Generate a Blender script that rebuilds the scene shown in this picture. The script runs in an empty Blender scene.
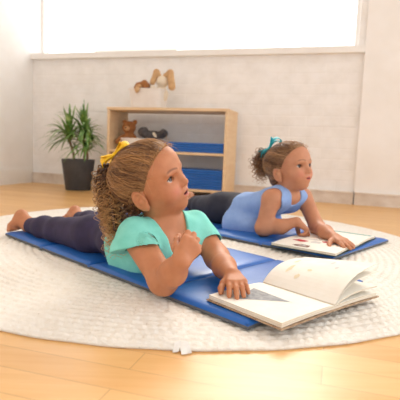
import bpy, bmesh, math, random
import numpy as np
from mathutils import Vector, Matrix
random.seed(7); RNG = np.random.default_rng(7)
SC = bpy.context.scene; COL = SC.collection
V = lambda *a: np.array(a, float)
def nrm(v): v = np.asarray(v, float); return v/np.linalg.norm(v)

# ------------------------------------------------------------------ materials
def lin(c):
    c = [x/255 for x in c]
    return tuple((x/12.92 if x <= .04045 else ((x+.055)/1.055)**2.4) for x in c) + (1,)
def mat(name, col, rough=.6, **kw):
    m = bpy.data.materials.new(name); m.use_nodes = True
    b = m.node_tree.nodes['Principled BSDF']
    b.inputs['Base Color'].default_value = lin(col); b.inputs['Roughness'].default_value = rough
    for k, v in kw.items(): b.inputs[k.replace('_', ' ')].default_value = v
    return m
def nodes(m): return m.node_tree.nodes, m.node_tree.links, m.node_tree.nodes['Principled BSDF']
def coords(m, loc=(0,0,0), rot=(0,0,0), scale=(1,1,1), kind='Object'):
    N, L, b = nodes(m)
    tc = N.new('ShaderNodeTexCoord'); mp = N.new('ShaderNodeMapping')
    mp.inputs['Location'].default_value = loc; mp.inputs['Rotation'].default_value = rot; mp.inputs['Scale'].default_value = scale
    L.new(tc.outputs[kind], mp.inputs[0]); return mp.outputs[0]
def noise(m, co, scale, detail=4, rough=.6):
    N, L, b = nodes(m); n = N.new('ShaderNodeTexNoise')
    n.inputs['Scale'].default_value = scale; n.inputs['Detail'].default_value = detail; n.inputs['Roughness'].default_value = rough
    L.new(co, n.inputs['Vector']); return n.outputs['Fac']
def ramp(m, fac, stops):
    N, L, b = nodes(m); r = N.new('ShaderNodeValToRGB')
    e = r.color_ramp.elements
    while len(e) < len(stops): e.new(.5)
    for el, (p, c) in zip(e, stops): el.position = p; el.color = lin(c)
    L.new(fac, r.inputs[0]); return r.outputs[0]
def mix(m, a, b_, fac, mode='MIX'):
    N, L, b = nodes(m); x = N.new('ShaderNodeMix'); x.data_type = 'RGBA'; x.blend_type = mode
    if isinstance(fac, (int, float)): x.inputs[0].default_value = fac
    else: L.new(fac, x.inputs[0])
    for s, v in ((6, a), (7, b_)):
        if isinstance(v, tuple): x.inputs[s].default_value = v
        else: L.new(v, x.inputs[s])
    return x.outputs[2]
def bump(m, h, dist=.002, strength=.5):
    N, L, b = nodes(m); bp = N.new('ShaderNodeBump')
    bp.inputs['Distance'].default_value = dist; bp.inputs['Strength'].default_value = strength
    L.new(h, bp.inputs['Height']); L.new(bp.outputs[0], b.inputs['Normal'])
def base(m, c): N, L, b = nodes(m); L.new(c, b.inputs['Base Color'])
def varied(name, c1, c2, scale=20, rough=.6, bmp=None, **kw):
    m = mat(name, c1, rough, **kw); co = coords(m); n = noise(m, co, scale)
    base(m, ramp(m, n, [(.35, c1), (.65, c2)]))
    if bmp: bump(m, noise(m, co, bmp[0], 6), bmp[1], bmp[2])
    return m

# ------------------------------------------------------------------ objects
def tag(o, label=None, cat=None, group=None, kind=None):
    for k, v in (('label', label), ('category', cat), ('group', group), ('kind', kind)):
        if v: o[k] = v
    return o
def empty(name, loc=(0,0,0), rz=0, **kw):
    o = bpy.data.objects.new(name, None); COL.objects.link(o)
    o.location = loc; o.rotation_euler = (0, 0, rz); o.empty_display_size = .05
    return tag(o, **kw)
def mesh(name, verts, faces, mats, parent=None, smooth=False, midx=None, tint=None):
    me = bpy.data.meshes.new(name)
    me.from_pydata(np.asarray(verts).tolist() if not isinstance(verts, list) else verts, [], faces.tolist() if isinstance(faces, np.ndarray) else faces)
    for m in (mats if isinstance(mats, (list, tuple)) else [mats]): me.materials.append(m)
    if midx is not None: me.polygons.foreach_set('material_index', np.asarray(midx, np.int32))
    if smooth: me.polygons.foreach_set('use_smooth', np.ones(len(me.polygons), bool))
    if tint is not None:
        a = me.color_attributes.new('tint', 'FLOAT_COLOR', 'POINT')
        a.data.foreach_set('color', np.asarray(tint, np.float32).ravel())
    me.update()
    o = bpy.data.objects.new(name, me); COL.objects.link(o)
    if parent: o.parent = parent
    return o
def from_bm(name, bm, mats, parent=None, smooth=False):
    me = bpy.data.meshes.new(name); bmesh.ops.recalc_face_normals(bm, faces=bm.faces); bm.to_mesh(me); bm.free()
    for m in (mats if isinstance(mats, (list, tuple)) else [mats]): me.materials.append(m)
    if smooth: me.polygons.foreach_set('use_smooth', np.ones(len(me.polygons), bool))
    o = bpy.data.objects.new(name, me); COL.objects.link(o)
    if parent: o.parent = parent
    return o
def bx(bm, lo, hi, bev=0, seg=2, mi=0):
    lo, hi = Vector(lo), Vector(hi)
    r = bmesh.ops.create_cube(bm, size=1, matrix=Matrix.Translation((lo+hi)/2) @ Matrix.Diagonal((*(hi-lo), 1)))
    fs = list({f for v in r['verts'] for f in v.link_faces})
    for f in fs: f.material_index = mi
    if bev: bmesh.ops.bevel(bm, geom=list({e for f in fs for e in f.edges}), offset=bev, segments=seg, profile=.5, affect='EDGES')
def box(name, lo, hi, m, parent=None, bev=.003):
    bm = bmesh.new(); bx(bm, lo, hi, bev); return from_bm(name, bm, m, parent)
def tube_arrays(P, r, sides=6, base=0):
    P = np.asarray(P, float); n = len(P); r = np.broadcast_to(np.asarray(r, float), (n,))
    T = np.gradient(P, axis=0); T /= np.linalg.norm(T, axis=1)[:, None]+1e-12
    ref = V(0, 0, 1) if abs(T[0][2]) < .9 else V(1, 0, 0)
    A = np.cross(T, ref); A /= np.linalg.norm(A, axis=1)[:, None]+1e-9
    for i in range(1, n):
        if A[i]@A[i-1] < 0: A[i] = -A[i]
    B = np.cross(T, A)
    ang = np.linspace(0, 2*np.pi, sides, endpoint=False)
    vs = (P[:, None]+r[:, None, None]*(np.cos(ang)[None, :, None]*A[:, None]+np.sin(ang)[None, :, None]*B[:, None])).reshape(-1, 3)
    i = np.arange(n-1)[:, None]*sides; j = np.arange(sides)[None]; k = (j+1) % sides
    f = np.stack([i+j, i+k, i+sides+k, i+sides+j], -1).reshape(-1, 4)+base
    return vs, f
def tubes(name, paths, mats, parent=None, sides=6, tints=None):
    vs, fs, tn, b = [], [], [], 0
    for q, (P, r) in enumerate(paths):
        v, f = tube_arrays(P, r, sides, b); vs.append(v); fs.append(f); b += len(v)
        if tints is not None: tn.append(np.repeat(np.asarray(tints[q])[None] if np.ndim(tints[q]) == 1 else np.asarray(tints[q]), len(v) if np.ndim(tints[q]) == 1 else sides, axis=0))
    return mesh(name, np.vstack(vs), np.vstack(fs), mats, parent, True, tint=np.vstack(tn) if tints is not None else None)

# ------------------------------------------------------------------ signed distance modelling (bodies, clothes, plush)
class Field:
    def __init__(s, lo, hi, v):
        s.lo = np.array(lo, float); s.v = v
        n = np.ceil((np.array(hi)-s.lo)/v).astype(int)+1
        s.ax = [s.lo[i]+v*np.arange(n[i]) for i in range(3)]
        s.D = np.full(n, .06, np.float32)
    def block(s, lo, hi):
        sl, c = [], []
        for i in range(3):
            a = max(0, int((lo[i]-s.lo[i])/s.v)); b = min(len(s.ax[i]), int((hi[i]-s.lo[i])/s.v)+2)
            if b <= a: return None, None
            sl.append(slice(a, b)); sh = [1, 1, 1]; sh[i] = -1
            c.append(s.ax[i][a:b].reshape(sh).astype(np.float32))
        return tuple(sl), c
    def op(s, fn, lo, hi, k, mode='add'):
        m = k+.012
        sl, c = s.block(np.asarray(lo)-m, np.asarray(hi)+m)
        if sl is None: return
        d = fn(*c); a = s.D[sl]
        if mode == 'add':
            h = np.clip(.5+.5*(d-a)/k, 0, 1); s.D[sl] = d+(a-d)*h-k*h*(1-h)
        else:
            d = -d; h = np.clip(.5-.5*(d-a)/k, 0, 1); s.D[sl] = d+(a-d)*h+k*h*(1-h)
    def cone(s, a, b, ra, rb, k=.01, mode='add'):
        a = np.asarray(a, float); b = np.asarray(b, float); ab = b-a; L2 = max(float(ab@ab), 1e-10)
        def fn(X, Y, Z):
            px, py, pz = X-a[0], Y-a[1], Z-a[2]
            t = np.clip((px*ab[0]+py*ab[1]+pz*ab[2])/L2, 0, 1)
            return np.sqrt((px-t*ab[0])**2+(py-t*ab[1])**2+(pz-t*ab[2])**2)-(ra+(rb-ra)*t)
        r = max(ra, rb); s.op(fn, np.minimum(a, b)-r, np.maximum(a, b)+r, k, mode)
    def ell(s, c, r, R=None, k=.01, mode='add'):
        c = np.asarray(c, float); r = np.asarray(r, float); R = np.eye(3) if R is None else R   # columns of R = axes
        def fn(X, Y, Z):
            x, y, z = X-c[0], Y-c[1], Z-c[2]
            q = [x*R[0, i]+y*R[1, i]+z*R[2, i] for i in range(3)]
            k0 = np.sqrt(sum((q[i]/r[i])**2 for i in range(3))); k1 = np.sqrt(sum((q[i]/r[i]**2)**2 for i in range(3)))+1e-6
            return k0*(k0-1)/k1
        e = np.sqrt(((R*r)**2).sum(1)); s.op(fn, c-e, c+e, k, mode)
    def cut(s, fn, lo=None, hi=None):                 # keep where fn < 0
        sl, c = s.block(s.lo if lo is None else lo, V(*[a[-1] for a in s.ax]) if hi is None else hi)
        s.D[sl] = np.maximum(s.D[sl], fn(*c))
    def mesh(s):
        D = s.D; S = D < 0
        c = np.zeros(np.array(D.shape)-1, np.int8)
        for i in (0, 1):
            for j in (0, 1):
                for k in (0, 1): c += S[i:D.shape[0]-1+i, j:D.shape[1]-1+j, k:D.shape[2]-1+k]
        act = np.argwhere((c > 0) & (c < 8)); idx = -np.ones(c.shape, np.int32); idx[tuple(act.T)] = np.arange(len(act))
        P = np.zeros((len(act), 3)); W = np.zeros(len(act))
        cor = [(i, j, k) for i in (0, 1) for j in (0, 1) for k in (0, 1)]
        val = {q: D[act[:, 0]+q[0], act[:, 1]+q[1], act[:, 2]+q[2]].astype(float) for q in cor}
        for a in cor:
            for ax in range(3):
                if a[ax]: continue
                b = tuple(1 if i == ax else a[i] for i in range(3))
                va, vb = val[a], val[b]; m = (va < 0) != (vb < 0)
                t = va[m]/(va[m]-vb[m]); p = np.tile(np.array(a, float), (m.sum(), 1)); p[:, ax] += t
                P[m] += p; W[m] += 1
        P = s.lo+(act+P/W[:, None])*s.v
        F = []
        for ax in range(3):
            o = [(1, 2), (2, 0), (0, 1)][ax]
            sl0 = [slice(None)]*3; sl1 = [slice(None)]*3; sl0[ax] = slice(0, -1); sl1[ax] = slice(1, None)
            A, B = S[tuple(sl0)], S[tuple(sl1)]
            for q, flip in ((A & ~B, False), (~A & B, True)):
                e = np.argwhere(q); e = e[(e[:, o[0]] > 0) & (e[:, o[1]] > 0) & (e[:, o[0]] < D.shape[o[0]]-1) & (e[:, o[1]] < D.shape[o[1]]-1)]
                if not len(e): continue
                g = []
                for du, dv in ((1, 1), (0, 1), (0, 0), (1, 0)):
                    f = e.copy(); f[:, o[0]] -= du; f[:, o[1]] -= dv; g.append(idx[tuple(f.T)])
                g = np.stack(g, 1); F.append(g[:, ::-1] if flip else g)
        return P, np.vstack(F)
    def sample_noise(s, amp, freqs, seed=0, lo=None, hi=None):
        sl, c = s.block(s.lo if lo is None else lo, V(*[a[-1] for a in s.ax]) if hi is None else hi)
        r = np.random.default_rng(seed); X, Y, Z = c; t = 0
        for f in freqs:
            w = r.normal(size=3); w = w/np.linalg.norm(w)*f; ph = r.uniform(0, 6.28)
            w2 = r.normal(size=3); w2 = w2/np.linalg.norm(w2)*f*.45
            t = t+np.sin(w[0]*X+w[1]*Y+w[2]*Z+ph+1.6*np.sin(w2[0]*X+w2[1]*Y+w2[2]*Z))
        s.D[sl] += (amp*t/len(freqs)).astype(np.float32)

# ================================================================== CAMERA
cd = bpy.data.cameras.new('camera'); cam = bpy.data.objects.new('camera', cd); COL.objects.link(cam)
cd.sensor_width = 36; cd.lens = 36*454.6/400
pitch, roll = math.radians(6.444), math.radians(2.27)
cam.matrix_world = Matrix.Translation((0, 0, .33816)) @ Matrix.Rotation(math.pi/2-pitch, 4, 'X') @ Matrix.Rotation(roll, 4, 'Z')
cd.dof.use_dof = True; cd.dof.focus_distance = 1.07; cd.dof.aperture_fstop = 6.5
SC.camera = cam
SC.view_settings.view_transform = 'Standard'; SC.view_settings.look = 'None'; SC.view_settings.gamma = 1
SC.view_settings.exposure = 0.07; SC.view_settings.use_curve_mapping = False

# ================================================================== SETTING
FZ = -.009                                             # floor level; z = 0 is the rug's top
W0 = V(-1.461, 3.956, 0); WD = V(.959, -.285, 0)/np.linalg.norm([.959, -.285]); WN = V(WD[1], -WD[0], 0)  # WN points into the room
WA = math.atan2(WD[1], WD[0])
# --- floor
mf = mat('maple_boards', (228, 180, 120), .38)
N, L, b = nodes(mf); co = coords(mf, rot=(0, 0, -WA))
br = N.new('ShaderNodeTexBrick'); L.new(co, br.inputs['Vector'])
br.offset = .37; br.offset_frequency = 2
for k, v in (('Scale', 1.0), ('Brick Width', .78), ('Row Height', .062), ('Mortar Size', .0008), ('Mortar Smooth', .2), ('Bias', 0.)): br.inputs[k].default_value = v
br.inputs['Color1'].default_value = lin((234, 186, 120)); br.inputs['Color2'].default_value = lin((216, 160, 92)); br.inputs['Mortar'].default_value = lin((168, 118, 66))
co2 = coords(mf, rot=(0, 0, -WA), scale=(3, 45, 1)); g = noise(mf, co2, 1.6, 6, .65)
base(mf, mix(mf, br.outputs['Color'], ramp(mf, g, [(.3, (216, 160, 92)), (.7, (240, 200, 140))]), .35))
b.inputs['Coat Weight'].default_value = .12; b.inputs['Coat Roughness'].default_value = .22
bump(mf, br.outputs['Fac'], .0006, -.25)
def wp(a, d, z): p = W0+WD*a+WN*d; return (p[0], p[1], z)          # along the wall, out into the room, height
def wall_quadbox(bm, a0, a1, d0, d1, z0, z1, mi=0):
    r = bmesh.ops.create_cube(bm, size=1, matrix=Matrix(((WD[0], WN[0], 0, 0), (WD[1], WN[1], 0, 0), (0, 0, 1, 0), (0, 0, 0, 1))))
    c = wp((a0+a1)/2, (d0+d1)/2, (z0+z1)/2)
    for v in r['verts']:
        x = v.co.dot(Vector(WD))*(a1-a0); y = v.co.dot(Vector(WN))*(d1-d0); z = v.co.z*(z1-z0)
        v.co = Vector(c)+Vector(WD)*x+Vector(WN)*y+Vector((0, 0, z))
    for f in {f for v in r['verts'] for f in v.link_faces}: f.material_index = mi
bm = bmesh.new(); wall_quadbox(bm, -.0, 4.6, 0, 6.2, FZ-.05, FZ)
floor = from_bm('floor', bm, mf); tag(floor, kind='structure')
# --- back wall of painted brick with two window openings over a sill
mw = mat('painted_brick', (238, 230, 222), .7)
N, L, b = nodes(mw); 
tc = N.new('ShaderNodeTexCoord'); mp = N.new('ShaderNodeVectorRotate'); mp.rotation_type = 'Z_AXIS'; mp.inputs['Angle'].default_value = -WA
L.new(tc.outputs['Object'], mp.inputs['Vector'])
mp2 = N.new('ShaderNodeMapping'); mp2.inputs['Rotation'].default_value = (math.radians(-90), 0, 0); L.new(mp.outputs[0], mp2.inputs[0])
bk = N.new('ShaderNodeTexBrick'); L.new(mp2.outputs[0], bk.inputs['Vector'])
for k, v in (('Scale', 1.0), ('Brick Width', .23), ('Row Height', .075), ('Mortar Size', .006), ('Mortar Smooth', .6)): bk.inputs[k].default_value = v
nz = noise(mw, mp.outputs[0], 9, 6, .7); nz2 = noise(mw, mp.outputs[0], 55, 4)
base(mw, ramp(mw, nz, [(.3, (240, 236, 231)), (.6, (249, 246, 243))]))
mth = N.new('ShaderNodeMath'); mth.operation = 'MULTIPLY_ADD'; mth.inputs[1].default_value = -1.0; L.new(bk.outputs['Fac'], mth.inputs[0]); L.new(nz, mth.inputs[2])
bump(mw, mth.outputs[0], .004, .35)
mp_ = varied('painted_plaster', (245, 240, 234), (250, 246, 242), 4, .7, (14, .004, .3))
mwhite = varied('white_gloss_paint', (244, 240, 235), (248, 245, 240), 6, .5)
bm = bmesh.new()
SILL, HEAD, TOP = 1.075, 2.45, 2.9
PIL = 2.655                                             # where the pilaster starts along the wall
WIN = [(.004, 2.61)]
wall_quadbox(bm, -.2, 4.6, -.22, 0, FZ, SILL)
for a0, a1 in ((-.2, WIN[0][0]), (WIN[0][1], 4.6)): wall_quadbox(bm, a0, a1, -.22, 0, SILL, HEAD)
wall_quadbox(bm, -.2, 4.6, -.22, 0, HEAD, TOP)
tag(from_bm('wall_back', bm, mw), kind='structure')
bm = bmesh.new(); wall_quadbox(bm, PIL, 4.6, 0, .03, .0795, TOP); tag(from_bm('trim_1', bm, mp_), kind='structure')
bm = bmesh.new(); wall_quadbox(bm, .0, PIL, 0, .035, SILL-.045, SILL); tag(from_bm('trim_2', bm, mwhite), kind='structure')
mc = varied('worn_plinth_paint', (236, 226, 214), (214, 198, 182), 7, .8, (25, .006, .5))
bm = bmesh.new(); wall_quadbox(bm, 0, PIL-.006, 0, .032, FZ, .068); wall_quadbox(bm, 0, PIL-.006, 0, .040, .068, .079)
wall_quadbox(bm, PIL+.004, 4.6, 0, .05, FZ, .068); wall_quadbox(bm, PIL+.004, 4.6, 0, .058, .068, .0795)
tag(from_bm('baseboard_back', bm, mc), kind='structure')
mg = bpy.data.materials.new('window_glass'); mg.use_nodes = True
nt = mg.node_tree; nt.nodes.clear(); o_ = nt.nodes.new('ShaderNodeOutputMaterial'); t_ = nt.nodes.new('ShaderNodeBsdfTransparent'); g_ = nt.nodes.new('ShaderNodeBsdfGlossy'); x_ = nt.nodes.new('ShaderNodeMixShader')
g_.inputs['Roughness'].default_value = .02; x_.inputs[0].default_value = .05
nt.links.new(t_.outputs[0], x_.inputs[1]); nt.links.new(g_.outputs[0], x_.inputs[2]); nt.links.new(x_.outputs[0], o_.inputs[0])
for i, (a0, a1) in enumerate(WIN):
    bm = bmesh.new()
    for q in ((a0, a0+.025, SILL, HEAD), (a1-.025, a1, SILL, HEAD), (a0+.025, a1-.025, SILL, SILL+.03), (a0+.025, a1-.025, HEAD-.04, HEAD)):
        wall_quadbox(bm, q[0], q[1], -.16, -.11, q[2], q[3])
    w = from_bm('window_%d' % (i+1), bm, mwhite); tag(w, kind='structure')
    bm = bmesh.new(); wall_quadbox(bm, a0+.02, a1-.02, -.139, -.135, SILL+.025, HEAD-.035); from_bm('glass_pane', bm, mg, w)
# --- added, invented white blind: mid-window stays white, with a weaker floor reflection
mbl = mat('white_blind_cloth', (246, 244, 240), .8); N, L, b = nodes(mbl)
tr = N.new('ShaderNodeBsdfTranslucent'); tr.inputs[0].default_value = (.9, .89, .87, 1); mx = N.new('ShaderNodeMixShader'); mx.inputs[0].default_value = .5
L.new(b.outputs[0], mx.inputs[1]); L.new(tr.outputs[0], mx.inputs[2]); L.new(mx.outputs[0], N['Material Output'].inputs[0])
bm = bmesh.new(); wall_quadbox(bm, .54, 1.26, -.085, -.083, SILL+.012, HEAD-.05); wall_quadbox(bm, .54, 1.26, -.09, -.078, SILL+.002, SILL+.014); wall_quadbox(bm, .54, 1.26, -.115, -.055, HEAD-.055, HEAD-.002)
bl = from_bm('window_blind', bm, mbl, w)
# --- left wall
bm = bmesh.new(); wall_quadbox(bm, -.2, 0, 0, 6.2, FZ, TOP); tag(from_bm('wall_left', bm, mp_), kind='structure')
bm = bmesh.new(); wall_quadbox(bm, 0, .018, .04, 6.2, FZ, .11); wall_quadbox(bm, 0, .012, .04, 6.2, .11, .125); tag(from_bm('baseboard_left', bm, mwhite), kind='structure')
bm = bmesh.new(); wall_quadbox(bm, -.2, 4.6, -.22, 6.2, TOP, TOP+.1); tag(from_bm('ceiling', bm, mp_), kind='structure')

# ================================================================== LIGHT
w = bpy.data.worlds.new('daylight'); SC.world = w; w.use_nodes = True
wn, wl = w.node_tree.nodes, w.node_tree.links                       # hazy sky, much brighter on the window side
wt = wn.new('ShaderNodeTexCoord'); wd = wn.new('ShaderNodeVectorMath'); wd.operation = 'DOT_PRODUCT'; wd.inputs[1].default_value = tuple(-WN)
wr = wn.new('ShaderNodeMapRange'); wr.interpolation_type = 'SMOOTHSTEP'
for k, v_ in (('From Min', -.1), ('From Max', .55), ('To Min', 1.18), ('To Max', 3.2)): wr.inputs[k].default_value = v_
wl.new(wt.outputs['Generated'], wd.inputs[0]); wl.new(wd.outputs['Value'], wr.inputs['Value']); wl.new(wr.outputs[0], wn['Background'].inputs[1])
wn['Background'].inputs[0].default_value = (.965, .985, 1.0, 1)
def area(name, a, d, z, sx, sy, power, col, aim):
    l = bpy.data.lights.new(name, 'AREA'); l.shape = 'RECTANGLE'; l.cycles.is_portal = True; l.size = sx; l.size_y = sy; l.energy = power; l.color = col
    o = bpy.data.objects.new(name, l); COL.objects.link(o); o.location = wp(a, d, z)
    zz = -nrm(aim); xx = nrm(np.cross((0, 0, 1), zz)); yy = np.cross(zz, xx)
    o.matrix_world = Matrix(((xx[0], yy[0], zz[0], o.location[0]), (xx[1], yy[1], zz[1], o.location[1]), (xx[2], yy[2], zz[2], o.location[2]), (0, 0, 0, 1)))
for i, (a0, a1) in enumerate(WIN):
    area('window_daylight', (a0+a1)/2, -.2, (SILL+HEAD)/2, a1-a0, HEAD-SILL, 52*(a1-a0)*(HEAD-SILL), (1, .97, .93), WN)
sl = bpy.data.lights.new('sun', 'SUN'); sl.energy = 2.5; sl.angle = math.radians(25); sl.color = (1, .93, .82)
so = bpy.data.objects.new('sun', sl); COL.objects.link(so)
so.rotation_euler = Vector((-.22, -1.0, -.80)).to_track_quat('-Z', 'Y').to_euler()

#SECTIONS
# ================================================================== RUG
mr = mat('ivory_wool_braid', (238, 230, 218), .95)
co = coords(mr)
n1 = noise(mr, co, 60, 5, .7); n2 = noise(mr, co, 9, 4)
cA = ramp(mr, n1, [(.28, (160, 132, 102)), (.37, (236, 226, 210)), (.62, (246, 240, 230))])
base(mr, mix(mr, cA, ramp(mr, n2, [(.3, (246, 239, 228)), (.7, (253, 250, 244))]), .45))
bump(mr, noise(mr, co, 150, 4, .7), .005, .7)
RC = V(-.035, 1.662); RR = .915
def make_rug():
    pitch = .0225; na = 2000; sub = 5
    nr = int(RR/pitch)*sub+1
    r = np.linspace(.004, RR, nr)[:, None]; th = np.linspace(0, 2*np.pi, na, endpoint=False)[None]
    ph = (r/pitch)                                         # ring phase, spiralled
    spir = ph+th/(2*np.pi)
    fr = spir % 1; ring = np.floor(spir)
    prof = np.sqrt(np.clip(1-(2*fr-1)**2, 0, 1))
    arc = r*th/.024                                        # braid stitches along the ring
    stitch = np.abs(np.sin(np.pi*(arc+np.sin(ring*12.9898)*43.7+.35*np.sin(r*0+th*31+ring)+.55*np.abs(fr-.5)*2)))
    rng = np.random.default_rng(3)
    z = -.0082+.0048*prof+.0034*stitch*prof
    z = z-.0008*rng.random(z.shape)
    rr = r+.0012*np.sin(40*th)*(r > RR-.02)+.004*np.sin(3*th+1)+.003*np.sin(5*th)
    rr = rr*(1+.085*np.clip(np.sin(th-.15), 0, 1)**1.5)
    X = RC[0]+rr*np.cos(th); Y = RC[1]+rr*np.sin(th)
    top = np.stack([X, Y, np.broadcast_to(z, X.shape)], -1).reshape(-1, 3)
    i = np.arange(nr-1)[:, None]*na; j = np.arange(na)[None]; k = (j+1) % na
    f = np.stack([i+j, i+na+j, i+na+k, i+k], -1).reshape(-1, 4)
    e = top[-na:].copy(); c = np.array([RC[0], RC[1], 0])
    e1 = e.copy(); e1[:, 2] = -.0055; e1[:, :2] += (e1[:, :2]-RC)*.004
    e2 = e.copy(); e2[:, 2] = FZ
    b = len(top); vs = np.vstack([top, e1, e2]); jj = np.arange(na); kk = (jj+1) % na; s0 = (nr-1)*na
    f2 = np.stack([s0+jj, b+jj, b+kk, s0+kk], -1); f3 = np.stack([b+jj, b+na+jj, b+na+kk, b+kk], -1)
    return vs, np.vstack([f, f2, f3])
vs, fs = make_rug()
rug = mesh('round_rug', vs, fs, mr, None, True)
tag(rug, 'large round ivory braided rug lying on the wooden floor', 'rug')
mtag = varied('white_tape', (244, 242, 238), (230, 226, 220), 60, .9)
def strip(P, Wd, th, base=0):
    """ribbon along P, half-width vectors Wd, thickness th along the normal"""
    P = np.asarray(P, float); Wd = np.asarray(Wd, float); T = np.gradient(P, axis=0)
    Nn = np.cross(T, Wd); Nn /= np.linalg.norm(Nn, axis=1)[:, None]+1e-9
    q = np.stack([P-Wd+Nn*th/2, P+Wd+Nn*th/2, P+Wd-Nn*th/2, P-Wd-Nn*th/2], 1).reshape(-1, 3)
    n = len(P); F = []
    for i in range(n-1):
        for j in range(4): k = (j+1) % 4; F.append([base+i*4+j, base+i*4+k, base+i*4+4+k, base+i*4+4+j])
    F += [[base+3, base+2, base+1, base], [base+(n-1)*4+j for j in range(4)]]
    return q, np.array(F)
vs, fs = [], []; b_ = 0
for dx, ln, sw in ((-.010, .024, -.15), (0, .031, .2), (.009, .027, .3)):
    t = np.linspace(0, 1, 7)[:, None]
    P = V(-.022+dx*.6, .762, .001)+t*V(sw*ln, -ln, 0)+np.c_[0*t, 0*t, .001-.0085*t**1.4]
    q, f = strip(P, np.tile(V(.005, 0, .001), (7, 1)), .0012, b_); vs.append(q); fs.append(f); b_ += len(q)
tg = mesh('loose_end_tape', np.vstack(vs), np.vstack(fs), mtag, rug); tg['label'] = 'white taped loose end at the rug edge'

# ================================================================== REST MATS
mb = mat('blue_vinyl', (38, 96, 172), .42)
co = coords(mb); base(mb, ramp(mb, noise(mb, co, 7), [(.3, (30, 96, 178)), (.7, (38, 108, 192))])); bump(mb, noise(mb, co, 11, 5), .006, .35)
mgr = varied('grey_vinyl', (92, 94, 98), (76, 78, 84), 12, .5)
ML, MWD, MT = 1.118, .483, .0165
def panel_mesh():
    nx, ny = 22, 34; px, py = ML/4-.004, MWD
    x = np.linspace(0, 1, nx); y = np.linspace(0, 1, ny)
    Xg, Yg = np.meshgrid(x, y, indexing='ij')
    ed = np.minimum(np.minimum(Xg, 1-Xg)*px, np.minimum(Yg, 1-Yg)*py)
    puff = 1-np.exp(-ed/.011)
    zt = .0085+(MT-.0085)*puff+.0009*np.sin(7*Xg+3*Yg)*puff*np.sin(9*Yg+1)
    top = np.stack([Xg*px, Yg*py, zt], -1).reshape(-1, 3)
    f = []
    for i in range(nx-1):
        for j in range(ny-1): f.append([i*ny+j, (i+1)*ny+j, (i+1)*ny+j+1, i*ny+j+1])
    ring = [i*ny for i in range(nx)]+[(nx-1)*ny+j for j in range(1, ny)]+[i*ny+ny-1 for i in range(nx-2, -1, -1)]+[j for j in range(ny-2, 0, -1)]
    c0 = top[ring].copy(); c0[:, 2] = .0078
    b = len(top); n = len(ring)
    for q in range(n): f.append([ring[(q+1) % n], ring[q], b+q, b+(q+1) % n])
    return np.vstack([top, c0]), f
def under_mesh():
    bm = bmesh.new(); bx(bm, (-.001, -.001, 0), (ML/4-.003, MWD+.001, .0085), .003, 2); return bm
def make_mat(loc, ang, label):
    root = empty('folding_rest_mat', loc, ang, label=label, cat='mat', group='blue folding rest mats')
    v, f = panel_mesh()
    me = None
    for i in range(4):
        if me is None:
            p = mesh('panel', v, f, mb, root, True); me = p.data
            u_ = from_bm('underside', under_mesh(), mgr, p); um = u_.data; u_['label'] = 'grey vinyl underside'
        else:
            p = bpy.data.objects.new('panel', me); COL.objects.link(p); p.parent = root
            u_ = bpy.data.objects.new('underside', um); COL.objects.link(u_); u_.parent = p; u_['label'] = 'grey vinyl underside'
        p.location = (i*ML/4+.002, 0, 0)
        if i < 3:
            bm = bmesh.new(); bx(bm, (ML/4*(i+1)-.006, -.002, .004), (ML/4*(i+1)+.006, MWD+.002, .0075), .001, 1)
            from_bm('fold_hinge', bm, mb, root)
    return root
AF, AR = math.radians(-44.514), math.radians(-42.162)
FO = V(-.696, 1.609, 0); RO = V(-.399, 2.166, 0)
make_mat(FO, AF, 'blue folding rest mat under the child in the mint shirt')
make_mat(RO, AR, 'blue folding rest mat under the child in the blue tank top')
def ploc(o, ang, p):                                    # mat frame -> world
    c, s = math.cos(ang), math.sin(ang); p = np.asarray(p, float)
    return V(o[0]+c*p[0]-s*p[1], o[1]+s*p[0]+c*p[1], p[2])

# ================================================================== BOOKS
mpaper = varied('cream_paper', (244, 238, 226), (248, 243, 233), 30, .8)
mboard = varied('cream_board', (190, 164, 134), (150, 118, 92), 60, .7)
medge = mat('page_edges', (232, 222, 204), .8)
N, L, b = nodes(medge); co = coords(medge, scale=(1, 1, 900)); base(medge, ramp(medge, noise(medge, co, 1.0, 2), [(.35, (206, 190, 166)), (.6, (240, 232, 216))]))
minkG = varied('grey_ink', (176, 177, 178), (140, 142, 145), 90, .8)
minkO = varied('ochre_ink', (242, 230, 200), (236, 220, 186), 60, .8)
minkR = varied('red_ink', (206, 40, 44), (190, 34, 48), 50, .7)
minkB = varied('brown_ink', (150, 110, 90), (110, 80, 70), 60, .7)
minkT = varied('teal_ink', (96, 150, 146), (120, 170, 160), 50, .7)
minkP = varied('pale_grey_ink', (222, 218, 212), (206, 202, 200), 60, .8)
def grid_solid(top, th_vec):
    """top: (n,m,3) surface; closed slab below it"""
    n, m = top.shape[:2]; bot = top+th_vec
    vs = np.vstack([top.reshape(-1, 3), bot.reshape(-1, 3)]); f = []; o = n*m
    for i in range(n-1):
        for j in range(m-1):
            a = i*m+j; f.append([a, a+m, a+m+1, a+1]); f.append([o+a, o+a+1, o+a+m+1, o+a+m])
    for i in range(n-1):
        f.append([i*m, o+i*m, o+(i+1)*m, (i+1)*m]); a = i*m+m-1; f.append([a, a+m, o+a+m, o+a])
    for j in range(m-1):
        f.append([j, j+1, o+j+1, o+j]); a = (n-1)*m+j; f.append([a, o+a, o+a+1, a+1])
    return vs, f
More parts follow.
